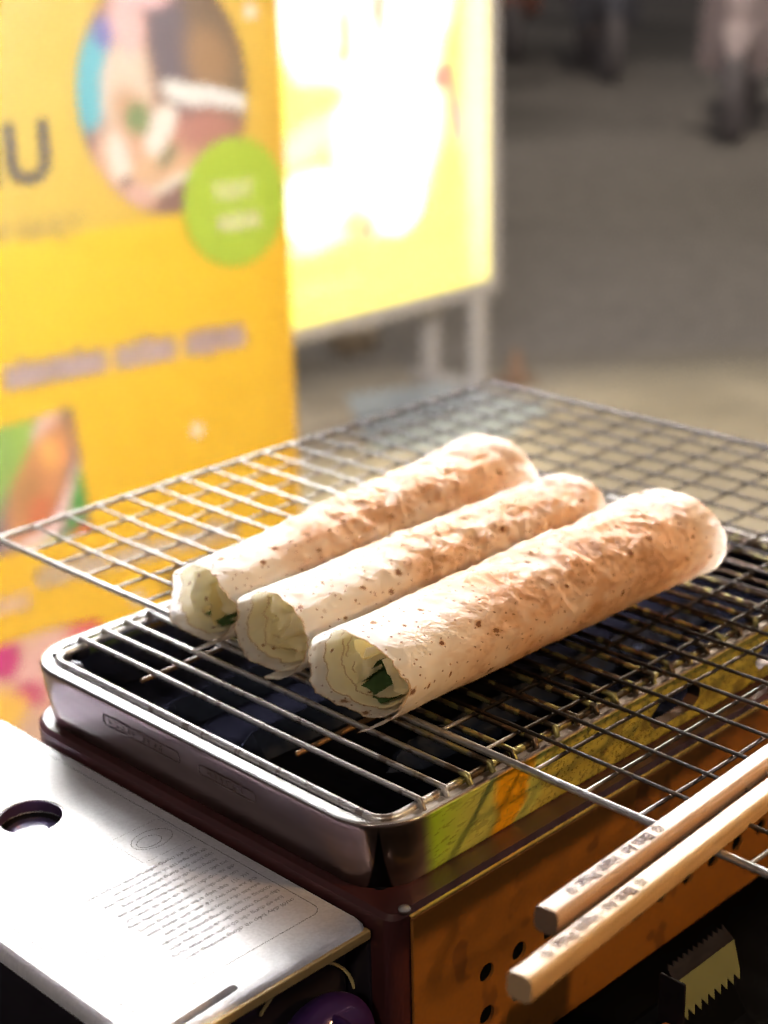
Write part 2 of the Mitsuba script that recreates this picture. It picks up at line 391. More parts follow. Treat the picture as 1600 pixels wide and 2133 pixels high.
ring = Manifold.cylinder(.0042, .0124, .0120, 64) - Manifold.cylinder(.05, .0113, .0113, 64).translate([0, 0, -.01])
obj('hole_ring', tri(ring.translate([-.0385, .1392, LZ - .0046])), 'hole_rim', lk, 40)
cn = tube([[-.045, .03, -.062], [-.045, .20, -.062]], .033, 32)
gk = obj('slot_lip', tri(rbox(-.081, -.0555, .0056, .0064, LZ - .0030, LZ - .0004, .0003)), 'lid_silver', lk)
cz = trimesh.creation.icosphere(3, 1.0); cz.apply_scale([.010, .010, .002]); cz.apply_translation([-.0385, .1392, LZ - .0066])
obj('canister_end', cz, 'canister', st, True)
# printed border, text and pictograms
def flat_line(p, w, z, closed=False):
    p = np.asarray(p, float)
    t = (np.roll(p, -1, 0) - np.roll(p, 1, 0)) if closed else np.gradient(p, axis=0)
    t /= np.linalg.norm(t, axis=1, keepdims=True)
    nn = np.stack([-t[:, 1], t[:, 0]], 1) * w / 2
    N = len(p)
    v = np.vstack([np.c_[p + nn, np.full(N, z)], np.c_[p - nn, np.full(N, z)]])
    f = []
    for i in range(N if closed else N - 1):
        k = (i + 1) % N
        f += [(i, i + N, k + N), (i, k + N, k)]
    m = trimesh.Trimesh(v, f, process=False)
    if m.face_normals[:, 2].mean() < 0: m.invert()
    return m
PZ = LZ + .00012
bp, _ = rrect(-.0825, -.0075, .0190, .2060, .004, 6, 1)
obj('printed_border', flat_line(bp, .00035, PZ, True), 'print_grey', lk, False)
LINES = ["Khi sử dụng bếp tại nơi có gió nên", "tắt bếp ngay khi có mùi gas và khoá van", "lắp bình gas đúng khớp theo chiều mũi", "Không dùng vật che chắn quanh bếp đang",
         "khi bếp còn nóng không được thay bình gas", "để xa nguồn nhiệt và vật dễ cháy nổ", "Lau sạch dầu mỡ bám vào khay nướng vòng", "(((  )))  Đặt bếp trên mặt phẳng cứng",
         "Để xa tầm tay trẻ em. Chỉ dùng bình", "sau khi nấu xong tháo bình gas làm", "Không sử dụng trong phòng kín hoặc", "lắp đúng hướng dẫn và thay vòng đệm", "Khi sử dụng cần đổ nước vào khay hứng", "dưới đáy bếp và dùng khoảng cách"]
tms = []
for i, s in enumerate(LINES):
    t = meshkit.text_mesh(s, .00150, .00008)
    w = t.bounds[1][0]
    sx = (.046 if i not in (1, 3, 9) else .040) / w
    x0 = -.0095 - (.0 if i % 3 else .0015)
    tms.append(xf(t, frame([x0, .0800 - .00375 * i, PZ], [-sx, 0, 0], [0, -1, 0], [0, 0, 1])))
obj('instruction_text', cat(tms), 'print_grey', lk, False)
def add_pic(m, k='print_grey'): obj('pictogram', m, k, lk, False)
for cx, cy, r in ((-.0706, .0560, .0075), (-.0690, .0565, .0045), (-.0184, .0945, .0070), (-.0200, .0940, .0042), (-.060, .108, .006)):
    a = np.linspace(0, 2 * PI, 28, endpoint=False)
    add_pic(flat_line(np.c_[cx + r * np.cos(a) * 1.15, cy + r * np.sin(a) * .8], .00028, PZ, True))
for x0, x1, y0, y1 in ((-.0805, -.0595, .044, .068), (-.0300, -.0085, .084, .104), (-.0805, -.0595, .0215, .0415)):
    p, _ = rrect(x0, x1, y0, y1, .0008, 3, 1); add_pic(flat_line(p, .00016, PZ, True))
for k in range(6):
    add_pic(flat_line([(-.079 + .0005 * k, .066 - .0032 * k), (-.073 + .0013 * k, .0655 - .0030 * k)], .00022, PZ))
trg = trimesh.Trimesh([(-.0790, .0245, PZ), (-.0715, .0235, PZ), (-.0745, .0345, PZ)], [(0, 1, 2)], process=False)
sq = trimesh.Trimesh([(-.0635, .0335, PZ), (-.0605, .0320, PZ), (-.0595, .0345, PZ), (-.0625, .0360, PZ)], [(0, 1, 2), (0, 2, 3)], process=False)
add_pic(trg, 'print_pale'); add_pic(sq, 'print_pale')
# worn print stamped on the tray's left wall
def wall_pt(y, z): return (.0003 + (-.003 - z) * .13 - .0003, y, z)
def wall_line(pts, w=.0003):
    return tube([wall_pt(*q) for q in pts], w / 2, 5)
g = []
def rr(y0, y1, z0, z1, r=.0012):
    p, _ = rrect(y0, y1, z0, z1, r, 4, 1); p = np.vstack([p, p[:1]]); return [tuple(q) for q in p]
g.append(wall_line(rr(.101, .146, -.0112, -.0065)))
g.append(wall_line(rr(.060, .090, -.0112, -.0070)))
r2 = np.random.default_rng(3)
for y0, n in ((.1425, 5), (.123, 4), (.086, 6)):
    for k in range(n):
        y = y0 - .0034 * k
        for q in range(4):
            a, b = r2.uniform(0, .0024, 2); z = -.0078 - .0024 * r2.random()
            g.append(wall_line([(y - a, z), (y - b, z - .0008 * (q % 2))] if q < 3 else [(y - a, -.0078), (y - a, -.0102)], .00028))
M['stamp'] = prin((.075, .05, .045), .5)
obj('stamped_text', cat(g), 'stamp', tray_k, False)
# gas knob
kb = trimesh.creation.icosphere(4, 1.0)
kb.apply_scale([.0200, .011, .0200]); kb.apply_translation([-.0245, .0015, -.0675])
kk = obj('control_knob', kb, 'knob_purple', st, True)
ridge = rbox(-.0265, -.0235, -.012, .002, -.080, -.050, .0012)
obj('grip', tri(ridge), 'knob_purple', kk)
a = np.linspace(.2, 2.4, 24)
obj('dial_mark', tube(np.c_[-.0250 + .0235 * np.cos(a), np.full(24, .0112), -.0645 + .0235 * np.sin(a)], .0006, 6), 'knob_mark', st)

# ------------------------------------------------------------------ grill grate (sits in the tray)
gr = thing('grill_grate', 'steel wire grill grate lying in the chrome tray', 'grill grate')
gp, _ = rrect(.0075, .2925, .0055, .1875, .007, 8, 10)
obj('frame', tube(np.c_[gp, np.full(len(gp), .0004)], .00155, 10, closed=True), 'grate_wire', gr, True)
def grate_wire(x):
    ys = np.linspace(.0035, .1895, 36)
    z = np.full(36, .0030)
    pts = np.c_[x + .0003 * np.sin(ys * 40 + x * 90), ys, z]
    pts = np.vstack([[x, .0022, -.0004], pts, [x, .1908, -.0004]])
    return tube(pts, .00115, 8)
for i in range(24):
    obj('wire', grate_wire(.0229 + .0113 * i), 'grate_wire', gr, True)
for y, x0 in ((.0627, .0225), (.149, .0215), (.105, .118)):
    obj('cross_rod', tube([[x0 + .265 * t if False else x, y, -.0018] for x in np.linspace(x0, .285, 12) for t in (0,)], .00105, 8), 'rust_rod', gr, True)

# ------------------------------------------------------------------ wire net on top
net = thing('wire_net', 'large square mesh wire net lying across the grill tray', 'wire net')
NX0, NX1, NY0, NY1 = .0590, .3960, -.1180, .3040
ZR, ZX, ZY = .0048, .0050, .0068
def netwarp(p):
    p = np.asarray(p, float).copy()
    p[:, 2] += .0022 * (meshkit.fbm(np.c_[p[:, 0] * 9, p[:, 1] * 9, np.zeros(len(p))], 2, 5) - .5) * np.clip((p[:, 0] - .05) * 30, 0, 1)
    return p
npth, _ = rrect(NX0, NX1, NY0, NY1, .003, 6, 30)
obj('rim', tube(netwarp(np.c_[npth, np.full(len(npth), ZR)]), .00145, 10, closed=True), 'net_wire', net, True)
k = 0
x = NX0 + .0176
while x < NX1 - .008:
    ys = np.linspace(NY0 + .0015, NY1 - .0015, 70)
    j = rng.normal(0, .00025)
    pts = np.c_[x + j + .0005 * np.sin(ys * 21 + k), ys, np.full(70, ZY)]
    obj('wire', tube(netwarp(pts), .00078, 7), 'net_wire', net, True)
    x += .0175; k += 1
y = -.0968
while y < NY1 - .008:
    xs = np.linspace(NX0 + .001, NX1 - .001, 60)
    j = rng.normal(0, .00025)
    pts = np.c_[xs, y + j + .0005 * np.sin(xs * 23 + y * 60), np.full(60, ZX)]
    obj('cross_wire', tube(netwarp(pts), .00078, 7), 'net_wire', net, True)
    y += .0209

# ------------------------------------------------------------------ rice paper rolls
ZB = .0078     # top of the net wires
def roll(label, near, far, hw0, hh0, hw1, hh1, seed, slant, tail, flap=.004, flare=0.0):
    """near / far: (x, y) of the axis ends; half widths and heights there"""
    key = thing('rice_paper_roll', label, 'rice paper roll', 'rice paper rolls grilling on the net')
    R = np.random.default_rng(seed)
    n0, f0 = np.array(near), np.array(far); ax = f0 - n0; L = np.linalg.norm(ax); ax /= L; side = np.array([-ax[1], ax[0]])
    def layer(turn0, turn1, ds0, ds1, rag, name, mat, shrink=0.0, ntheta=140, ns=240, useed=0.0):
        nt = int(ntheta * (turn1 - turn0))
        th = np.linspace(turn0, turn1, nt) * 2 * PI         # grows inwards
        S = np.linspace(0, 1, ns)
        TH, SS = np.meshgrid(th, S, indexing='ij')
        ang = -PI / 2 + tail - TH                          # starts at the bottom on the right
        turn = TH / (2 * PI)
        # ragged ends, function of the angle
        e0 = ds0 + rag * (meshkit.fbm(np.stack([TH * 1.6, TH * 0 + seed, TH * 0], -1), 4, seed) - .5) * 2 + - .0065 * np.clip(-np.sin(ang), 0, 1) - .0025 * np.clip(np.cos(ang), 0, 1) + slant + .0036 * turn + .0022 * (meshkit.fbm(np.stack([TH * 7.0, TH * 0 + seed, TH * 0 + 3], -1), 3, seed + 5) - .5) - flap * np.exp(-(TH / .5) ** 2)
        e1 = ds1 + rag * (meshkit.fbm(np.stack([TH * 1.3 + 30, TH * 0 + seed, TH * 0], -1), 4, seed + 3) - .5) * 2.4
        s = e0 + (L + e1 - e0) * SS
        q = np.clip(s / L, -.1, 1.1)
        hw = hw0 + (hw1 - hw0) * q; hh = hh0 + (hh1 - hh0) * q
        mid = np.exp(-((q - .62) / .28) ** 2)
        swell = 1 + .05 * mid * np.sin(seed) + .10 * (meshkit.fbm(np.stack([q * 3.2, np.cos(ang) * .7, np.sin(ang) * .7 + seed], -1), 3, seed) - .5)
        spir = (1 - .085 * turn - shrink) * (1 + flare * np.clip((q - .80) / .2, 0, 1) ** 2)
        ca, sa = np.cos(ang), np.sin(ang)
        P = np.stack([np.cos(ang) * 1.1 + seed * 3.1, np.sin(ang) * 1.1, q * 5], -1)
        ridge = 1 - np.abs(2 * meshkit.fbm(np.stack([ang * 1.2 + q * 4.2 + seed, q * 13 - ang * .9, P[..., 0] * 0 + seed], -1), 3, seed + 7) - 1)
        wr = np.clip((q - .18) / .3, 0, 1) * np.clip((1.06 - q) / .12, .25, 1)
        disp = .0018 * (ridge ** 2.2 - .35) * wr * np.clip(sa + .75, .12, 1)
        ridge2 = 1 - np.abs(2 * meshkit.fbm(np.stack([ang * 1.7 - q * 9 + seed * 2, q * 30 + ang * 2.2, P[..., 0] * 0 + seed], -1), 3, seed + 17) - 1)
        disp += .0007 * (ridge2 ** 5 - .15) * wr * np.clip(sa + .6, .1, 1)
        disp += .0007 * (meshkit.fbm(np.stack([ang * 3.5, q * 34, q * 0 + seed], -1), 3, seed + 11) - .5)
        ex = .92
        X = np.sign(ca) * np.abs(ca) ** ex * hw * swell * spir + ca * disp
        Z = np.sign(sa) * np.abs(sa) ** ex * hh * swell * spir + sa * disp
        # flat bottom where it rests on the wires
        zc = ZB + hh * .97
        zz = zc + Z
        zz = np.where(zz < ZB + .0014, ZB + .0014 + .25 * (zz - ZB - .0014), zz) + .0004 * turn
        zz = np.maximum(zz, ZB + .0003 + .0005 * turn)
        v = np.stack([n0[0] + ax[0] * s + side[0] * X, n0[1] + ax[1] * s + side[1] * X, zz], -1).reshape(-1, 3)
        # side = +y: the angle's cosine runs towards +y
        i, jj = np.meshgrid(np.arange(nt - 1), np.arange(ns - 1), indexing='ij')
        A = (i * ns + jj).ravel(); B = A + 1; Cc = A + ns; D = Cc + 1
        f = np.vstack([np.c_[A, B, D], np.c_[A, D, Cc]])
        uv = np.stack([TH * .0195 + seed * .37 + useed, s - e0], -1).reshape(-1, 2)
        m = trimesh.Trimesh(v, f, process=False)
        return obj(name, m, mat, key, True, uv=uv)
    w = layer(0.0, 1.40, 0.0, .004, .0026, 'wrapper', 'rice_paper')
    layer(1.42, 2.60, .0010, -.030, .0032, 'inner_sheet', 'inner_paper', .0, useed=.5)
    layer(2.62, 3.90, .0030, -.040, .0045, 'inner_sheet', 'inner_paper', .03, ns=90, useed=.9)
    # filling core
    th = np.linspace(0, 2 * PI, 40, endpoint=False); S = np.linspace(.019, L - .03, 40)
    TH, SS = np.meshgrid(th, S)
    q = SS / L; hw = (hw0 + (hw1 - hw0) * q) * .70; hh = (hh0 + (hh1 - hh0) * q) * .66
    tap = np.clip((SS - .018) / .008, .0, 1) ** .5 * np.clip((L - .029 - SS) / .012, 0, 1) ** .5
    rr_ = tap * (1 + .3 * (meshkit.fbm(np.stack([np.cos(TH) * 2, np.sin(TH) * 2 + seed, SS * 110], -1), 3, seed) - .5))
    X, Z = np.cos(TH) * hw * rr_, np.sin(TH) * hh * rr_
    zc = ZB + (hh0 + (hh1 - hh0) * q) * .97
    v = np.stack([n0[0] + ax[0] * SS + side[0] * X, n0[1] + ax[1] * SS + side[1] * X, zc + Z], -1).reshape(-1, 3)
    n = 40; i, jj = np.meshgrid(np.arange(39), np.arange(40), indexing='ij')
    A = (i * n + jj).ravel(); B = (i * n + (jj + 1) % n).ravel()
    m = trimesh.Trimesh(v, np.vstack([np.c_[A, B, B + n], np.c_[A, B + n, A + n]]), process=False)
    obj('filling', m, 'filling', key, True)
    def ribbon(s0, s1, offs, width, curl, name, mat, k):
        """a bent strip lying in the roll's mouth: offs = (side, up) fractions of the half sizes"""
        S = np.linspace(0, 1, 14); W = np.linspace(-1, 1, 9)
        a, b = np.meshgrid(S, W, indexing='ij')
        s = s0 + (s1 - s0) * a + .0016 * (meshkit.fbm(np.stack([b * 3.2 + k, a * 0, a * 0], -1), 3, k) - .5) * (1 - a) * 3
        tilt = curl[0] + .5 * a
        X = offs[0] * hw0 + width * b * np.cos(tilt) + .0035 * (meshkit.fbm(np.stack([a * 2.5, b * 1.6, a * 0 + k], -1), 2, k) - .5)
        Z = offs[1] * hh0 + width * b * np.sin(tilt) + curl[1] * (b ** 2 - .4) + .0035 * (meshkit.fbm(np.stack([a * 2.5 + 9, b * 1.6, a * 0 + k], -1), 2, k) - .5)
        z = np.maximum(ZB + hh0 * .97 + Z, ZB + .0022)
        v = np.stack([n0[0] + ax[0] * s + side[0] * X, n0[1] + ax[1] * s + side[1] * X, z], -1).reshape(-1, 3)
        i, jj = np.meshgrid(np.arange(13), np.arange(8), indexing='ij')
        A = (i * 9 + jj).ravel()
        m = trimesh.Trimesh(v, np.vstack([np.c_[A, A + 1, A + 10], np.c_[A, A + 10, A + 9]]), process=False)
        return obj(name, m, mat, key, True, uv=np.stack([b * width + k, s], -1).reshape(-1, 2))
    return key, ribbon

k3, rb = roll('rice paper roll nearest the chopsticks, green leaf showing in its open end', (.0455, .0560), (.2235, .0525), .0245, .0150, .0245, .0172, 3, .0, -.55, .006, .05)
rb(.004, .040, (-.02, .10), .0078, (1.9, .0020), 'egg_strip', 'inner_paper', 1)
rb(.008, .040, (-.40, -.10), .0070, (.9, .002), 'egg_strip', 'inner_paper', 2)
rb(.004, .040, (.06, .46), .0042, (.3, .001), 'egg_strip', 'egg', 3)
rb(.006, .040, (.30, -.05), .0060, (1.2, -.002), 'egg_strip', 'inner_paper', 6)
rb(.008, .036, (.08, -.18), .0048, (2.0, .001), 'green_leaf', 'leaf', 4)
rb(.005, .034, (-.12, -.58), .0070, (.15, .0012), 'green_leaf', 'leaf', 5)
k2, rb = roll('middle rice paper roll, its open end showing only folded cream paper', (.0490, .1050), (.2140, .0990), .0212, .0150, .0225, .0170, 5, .0005, -.2)
rb(.003, .040, (-.20, -.02), .0090, (2.1, .0025), 'egg_strip', 'inner_paper', 11)
rb(.005, .040, (-.30, -.45), .0080, (.5, .0015), 'egg_strip', 'inner_paper', 12)
rb(.006, .040, (.20, .25), .0070, (1.2, .002), 'egg_strip', 'inner_paper', 13)
rb(.007, .040, (.40, -.25), .0060, (1.7, -.002), 'egg_strip', 'inner_paper', 14)
k1, rb = roll('rice paper roll farthest from the chopsticks, beside the yellow banner', (.0490, .1450), (.2180, .1480), .0192, .0148, .0230, .0190, 8, .0, -.35, .007, .16)
rb(.001, .040, (.28, .10), .0095, (1.75, .002), 'egg_strip', 'inner_paper', 21)
rb(.003, .040, (-.12, .05), .0080, (1.5, -.002), 'egg_strip', 'egg', 22)
rb(.004, .036, (-.45, .1), .0060, (1.2, .002), 'egg_strip', 'inner_paper', 24)
rb(.004, .036, (-.15, -.55), .0062, (.1, .001), 'green_leaf', 'leaf', 23)

# ------------------------------------------------------------------ chopsticks
def chopstick(label, near, at, wood_k, burn, w0=.00385, w1=.0033, L=.235):
    key = thing('chopstick', label, 'chopstick', 'pair of wooden chopsticks')
    a, b = np.array(near), np.array(at)
    d = (b - a) / np.linalg.norm(b - a)
    sd = np.cross([0, 0, 1], d); sd /= np.linalg.norm(sd); up = np.cross(d, sd)
    ns = 40
    S = np.linspace(0, L, ns)
    nt = 28; th = np.linspace(0, 2 * PI, nt, endpoint=False) + PI / 4
    e = 4.4 + (2 - 4.4) * np.clip(S / L - .5, 0, .5) * 2
    h = w0 + (w1 - w0) * S / L
    V = []
    for s, hh, ee in zip(S, h, e):
        c, si = np.cos(th), np.sin(th)
        r = hh / (np.abs(c) ** ee + np.abs(si) ** ee) ** (1 / ee)
        sag = np.array([0, 0, -.0])
        V.append(a + d * s + sag + (r * c)[:, None] * sd + (r * si)[:, None] * up)
    v = np.concatenate(V)
    i, j = np.meshgrid(np.arange(ns - 1), np.arange(nt), indexing='ij')
    A = (i * nt + j).ravel(); B = (i * nt + (j + 1) % nt).ravel()
    f = np.vstack([np.c_[A, B + nt, B], np.c_[A, A + nt, B + nt]])
    tipc = len(v); v = np.vstack([v, a + d * (L + .001)])
    f = np.vstack([f, [(tipc, (ns - 1) * nt + (j + 1) % nt, (ns - 1) * nt + j) for j in range(nt)]])
    m = trimesh.Trimesh(v, f, process=False)
    obj('shaft', m, wood_k, key, 40)
    cap = trimesh.Trimesh(np.vstack([V[0], a - d * .0001]), [(nt, j, (j + 1) % nt) for j in range(nt)], process=False)
    cap2 = cap.copy()
    obj('end_face', cap2, 'bamboo_end' if wood_k == 'bamboo' else 'bamboo_end_dark', key, False)
    # branded lettering on the top face, read towards the handle end
    o = a + up * (w0 * .992)
    t = meshkit.text_mesh("Bình An · Hạnh Phúc", .0037, .00018, True)
    wdt = t.bounds[1][0]; sx = .0400 / wdt
    yc = .0017
    slope = (w0 - w1) / L
    ex = -(d - up * slope * .95)
    s0 = .0560
    m = xf(t, frame(o + d * s0 - up * (slope * s0) * .95 + sd * yc, ex * sx, -sd, up))
    obj('burnt_lettering', m, burn, key, False)
    for s in (.0600, .0125):
        fl = []
        c = o + d * s - up * slope * s * .95 - sd * 0
        for q in range(5):
            aa = q * 2 * PI / 5 + .4
            pts = [c + ex * (.0012 * math.cos(aa) + .0007 * math.cos(z)) + sd * (.0013 * math.sin(aa) + .0007 * math.sin(z)) + up * .00006 for z in np.linspace(0, 2 * PI, 10)]
            fl.append(tube(pts, .00015, 5))
        obj('burnt_flower', cat(fl), burn, key, False)
    return key
chopstick('pale wooden chopstick nearest the viewer, lettering burnt on its top', (-.0432, -.0948, .0150), (.040, -.0860, .0104), 'bamboo', 'burnt')
chopstick('browner wooden chopstick lying behind the pale one', (-.0165, -.0815, .0158), (.0583, -.0730, .0104), 'bamboo_brown', 'burnt_dark')

# ------------------------------------------------------------------ tape dispenser with toothed cutter
td = thing('tape_dispenser', 'black tape dispenser with toothed metal cutter, below the copper panel', 'tape dispenser')
YD = -.062
prof2 = [(YD - .045, -.1170), (YD + .030, -.1170), (YD + .028, -.100), (YD + .010, -.0790), (YD + .003, -.0770), (YD - .006, -.090), (YD - .045, -.108)]
ex2 = tri(CrossSection([[(a, b) for a, b in prof2]]).extrude(.046)) if True else None
body = xf(ex2, frame([.064, 0, 0], [0, 1, 0], [0, 0, 1], [1, 0, 0]))
body.fix_normals()
obj('body', body, 'plastic_black', td, 30)
def toothed(x0, x1, ztop, zbot, n, depth, y0, y1, up=False):
    """thin metal strip, saw teeth along one long edge; y runs from y0 at the top to y1 at the bottom"""
    pts = [(x0, ztop), (x1, ztop)] if not up else [(x1, zbot), (x0, zbot)]
    w = (x1 - x0) / n
    for k in range(n):
        if not up:
            pts += [(x1 - k * w, zbot), (x1 - (k + .25) * w, zbot - depth), (x1 - (k + .9) * w, zbot + depth * .15)]
        else:
            pts += [(x0 + k * w, ztop), (x0 + (k + .5) * w, ztop + depth)]
    m = tri(CrossSection([pts], m3.FillRule.NonZero).extrude(.0006))
    sl = (y1 - y0) / (zbot - ztop)
    v = np.array(m.vertices); yy = y0 + (v[:, 1] - ztop) * sl - v[:, 2]
    m2 = trimesh.Trimesh(np.c_[v[:, 0], yy, v[:, 1]], m.faces, process=False); m2.fix_normals()
    return m2
obj('cutter', toothed(.0725, .1065, -.0605, -.0715, 9, .0030, YD - .001, YD - .004), 'blade', td, False)
obj('cutter_top', toothed(.0725, .1065, -.0568, -.0604, 12, .0011, YD + .002, YD - .001, True), 'blade_dark', td, False)
obj('cutter_bracket', tri(rbox(.0712, .0726, YD - .006, YD + .004, -.085, -.0585, .0005)), 'blade_dark', td)
obj('reflection_bit', tube([[.0655, YD - .002, -.079], [.0700, YD - .002, -.079]], .0042, 16), 'orange_reflection', td)  # small orange cylinder drawn for an orange-brown reflection

# ------------------------------------------------------------------ yellow banner
BA, BD = np.array([1.15, 1.25, 0]), np.array([.9848, -.1740, 0]); BN = np.array([-.1740, -.9848, 0])   # BN faces the camera
def bpt(u, z, o=0.0): return BA + BD * u + BN * o + np.array([0, 0, z])
def bframe(u, z, o): return frame(bpt(u, z, o), BD, [0, 0, 1], BN)
def bu(p): return (p.x - 1.15) * .9848 - (p.y - 1.25) * .1740
def banner_col(p, n, uv):
    u, z = bu(p), p.z
    lo, hi = mi.Color3f(.285, .160, .005), mi.Color3f(.235, .140, .018)
    c = mix(lo, hi, smoothstep(-.098, -.090, z + .01 * (fbm(u * 9, 2.0, 1.0) - .5)))
    c = mix(c, (.26, .13, .005), smoothstep(-.12, -.05, u) * .5)
    return c
M['banner'] = prin(proc(banner_col), .5, 0, specular=.4)
def photo1(p, n, uv):
    u, z = bu(p), p.z
    w = .012 * (fbm(u * 38, z * 38, 1.0) - .5)
    it = [(-.14, .10, .09, .14, 10, (.16, .10, .05), .4), (-.10, .02, .06, .08, 0, (.18, .12, .06), .3), (-.205, .10, .028, .10, 12, (.13, .10, .10), .4), (-.160, .085, .030, .040, 20, (.30, .17, .07), .5),
          (-.310, .075, .026, .060, -12, (.10, .38, .40), .25), (-.285, .125, .02, .02, 0, (.14, .14, .34), .3), (-.318, -.005, .016, .02, 0, (.10, .08, .10), .4),
          (-.268, .060, .032, .062, -8, (.70, .48, .30), .3), (-.265, .035, .02, .03, 30, (.52, .28, .14), .5), (-.262, .135, .022, .035, 15, (.72, .38, .30), .4), (-.235, .165, .03, .02, 0, (.70, .38, .32), .4),
          (-.280, -.020, .045, .05, -35, (.64, .32, .17), .4), (-.215, -.040, .070, .045, 25, (.66, .36, .17), .3), (-.165, .0, .055, .028, -15, (.42, .18, .12), .5), (-.150, .040, .065, .012, -14, (.74, .68, .56), .35), (-.195, .050, .030, .012, -22, (.74, .68, .54), .35),
          (-.229, .012, .020, .032, -28, (.82, .66, .48), .25), (-.258, .028, .015, .018, 0, (.17, .24, .08), .5), (-.222, -.020, .018, .008, 35, (.22, .20, .09), .5), (-.285, -.015, .014, .032, 10, (.80, .60, .42), .4), (-.278, -.046, .009, .008, 0, (.20, .12, .08), .5),
          (-.205, -.072, .045, .022, 18, (.20, .10, .07), .35), (-.215, -.051, .040, .007, 14, (.74, .62, .44), .4), (-.262, -.062, .02, .012, -25, (.68, .36, .26), .4)]
    return blobs(mi.Color3f(.34, .18, .10), u, z, it, wx=w, wy=-w) * .36
M['food_photo'] = prin(proc(photo1), .5)
def photo2(p, n, uv):
    u, z = bu(p), p.z
    w = .016 * (fbm(u * 34, z * 34, 2.0) - .5)
    it = [(-.46, -.33, .05, .06, 30, (.19, .30, .04), .3), (-.50, -.34, .05, .08, 0, (.17, .27, .05), .3), (-.380, -.31, .016, .03, 20, (.05, .07, .06), .4), (-.405, -.318, .014, .035, -30, (.62, .42, .34), .4),
          (-.420, -.385, .032, .085, -28, (.40, .16, .05), .3), (-.405, -.352, .014, .022, 0, (.58, .28, .06), .5), (-.390, -.355, .010, .016, 0, (.60, .22, .06), .5), (-.440, -.400, .016, .03, -20, (.30, .14, .04), .5), (-.425, -.425, .018, .02, 0, (.38, .10, .03), .5),
          (-.388, -.415, .008, .060, -30, (.70, .45, .38), .3), (-.436, -.462, .03, .010, 25, (.72, .50, .42), .3), (-.372, -.418, .012, .045, -12, (.05, .20, .03), .3), (-.415, -.472, .026, .014, 20, (.06, .26, .04), .4), (-.370, -.462, .013, .010, 0, (.60, .03, .02), .3)]
    return blobs(mi.Color3f(.13, .10, .09), u, z, it, wx=w, wy=w) * .5
M['food_photo_low'] = prin(proc(photo2), .5)
def photo3(p, n, uv):
    u, z = bu(p), p.z
    w = .02 * (fbm(u * 30, z * 30, 5.0) - .5)
    it = [(-.375, -.585, .03, .018, 20, (.55, .04, .05), .4), (-.43, -.62, .05, .03, 20, (.66, .36, .28), .4), (-.49, -.60, .02, .03, 0, (.45, .02, .12), .4), (-.46, -.655, .025, .02, 0, (.50, .06, .12), .5), (-.50, -.67, .03, .03, 0, (.75, .42, .05), .4), (-.40, -.67, .04, .03, 0, (.62, .30, .2), .5)]
    return blobs(mi.Color3f(.60, .36, .22), u, z, it, wx=w, wy=w) * .42
M['food_photo_bottom'] = prin(proc(photo3), .5)
M['badge_green'] = prin((.13, .175, .009), .5)
M['ink_dark'] = prin((.018, .016, .012), .6)
M['ink_olive'] = prin((.17, .105, .02), .6)
M['ink_pink'] = prin((.27, .185, .165), .6)
M['ink_white'] = prin((.34, .27, .18), .6)
M['ink_outline'] = prin((.075, .05, .045), .6)
M['pole_steel'] = prin((.45, .44, .43), .4, .7)
bn = thing('yellow_banner', 'tall yellow menu banner with round food photo and green badge', 'banner')
obj('sheet', xf(box(-.95, -.0565, -.78, .42, -.004, 0), bframe(0, 0, 0)), 'banner', bn, False)
obj('base', xf(tri(rbox(-.98, -.03, -.85, -.785, -.10, .08, .01)), bframe(0, 0, 0)), 'pole_steel', bn)
obj('top_bar', xf(tri(rbox(-.955, -.052, .42, .436, -.012, .008, .004)), bframe(0, 0, 0)), 'pole_steel', bn)
obj('back_pole', xf(tube([[-.5, -.80, -.03], [-.5, .42, -.02]], .012, 10), bframe(0, 0, 0)), 'pole_steel', bn)
def disc(cx, cz, rx, rz, o, mat, name, n=72):
    m = tri(Manifold.extrude(CrossSection.circle(1, n), .0008)); m.apply_scale([rx, rz, 1])
    return obj(name, xf(m, bframe(cx, cz, o)), mat, bn, False)
pk_ = disc(-.2195, .0520, .1115, .1400, .0012, 'food_photo', 'round_photo'); labels[pk_] = {'label': 'round photo of a filled roll held in a hand'}
pk_ = disc(-.1335, -.0855, .0715, .0790, .0030, 'badge_green', 'green_badge'); labels[pk_] = {'label': 'round lime green badge with two short words'}
def quad(pts, o, mat, name):
    m = tri(CrossSection([pts], m3.FillRule.NonZero).extrude(.0008))
    return obj(name, xf(m, bframe(0, 0, o)), mat, bn, False)
quad([(-.62, -.47), (-.362, -.462), (-.362, -.425), (-.372, -.300), (-.395, -.305), (-.62, -.318)], .0012, 'food_photo_low', 'food_photo')
quad([(-.60, -.77), (-.36, -.77), (-.36, -.581), (-.43, -.576), (-.60, -.588)], .0012, 'food_photo_bottom', 'food_photo')
def word(s, u, z, h, width, mat, bold=True, o=.0016, name='lettering', outline=None):
    t = meshkit.text_mesh(s, h, .0006, bold)
    sx = width / t.bounds[1][0]
    M_ = bframe(u, z, o); M_[:3, 0] *= sx
    if outline:
        t2 = meshkit.text_mesh(s, h, .0006, bold); t2.apply_scale([1, 1, 1])
        o2 = []
        for dx, dz in ((-.12, 0), (.12, 0), (0, -.12), (0, .12), (.09, -.09), (-.09, .09)):
            Q = bframe(u + dx * h, z + dz * h, o - .0010); Q[:3, 0] *= sx; o2.append(xf(t2, Q))
        obj(name, cat(o2), outline, bn, False)
    return obj(name, xf(t, M_), mat, bn, False)
word("MENU", -.620, -.0300, .065, .250, 'ink_dark')
word("BẾP NHẸT", -.480, -.0965, .0215, .143, 'ink_olive')
word("BÁNH TRÁNG", -.640, -.2615, .026, .170, 'ink_pink', outline='ink_outline') if False else None
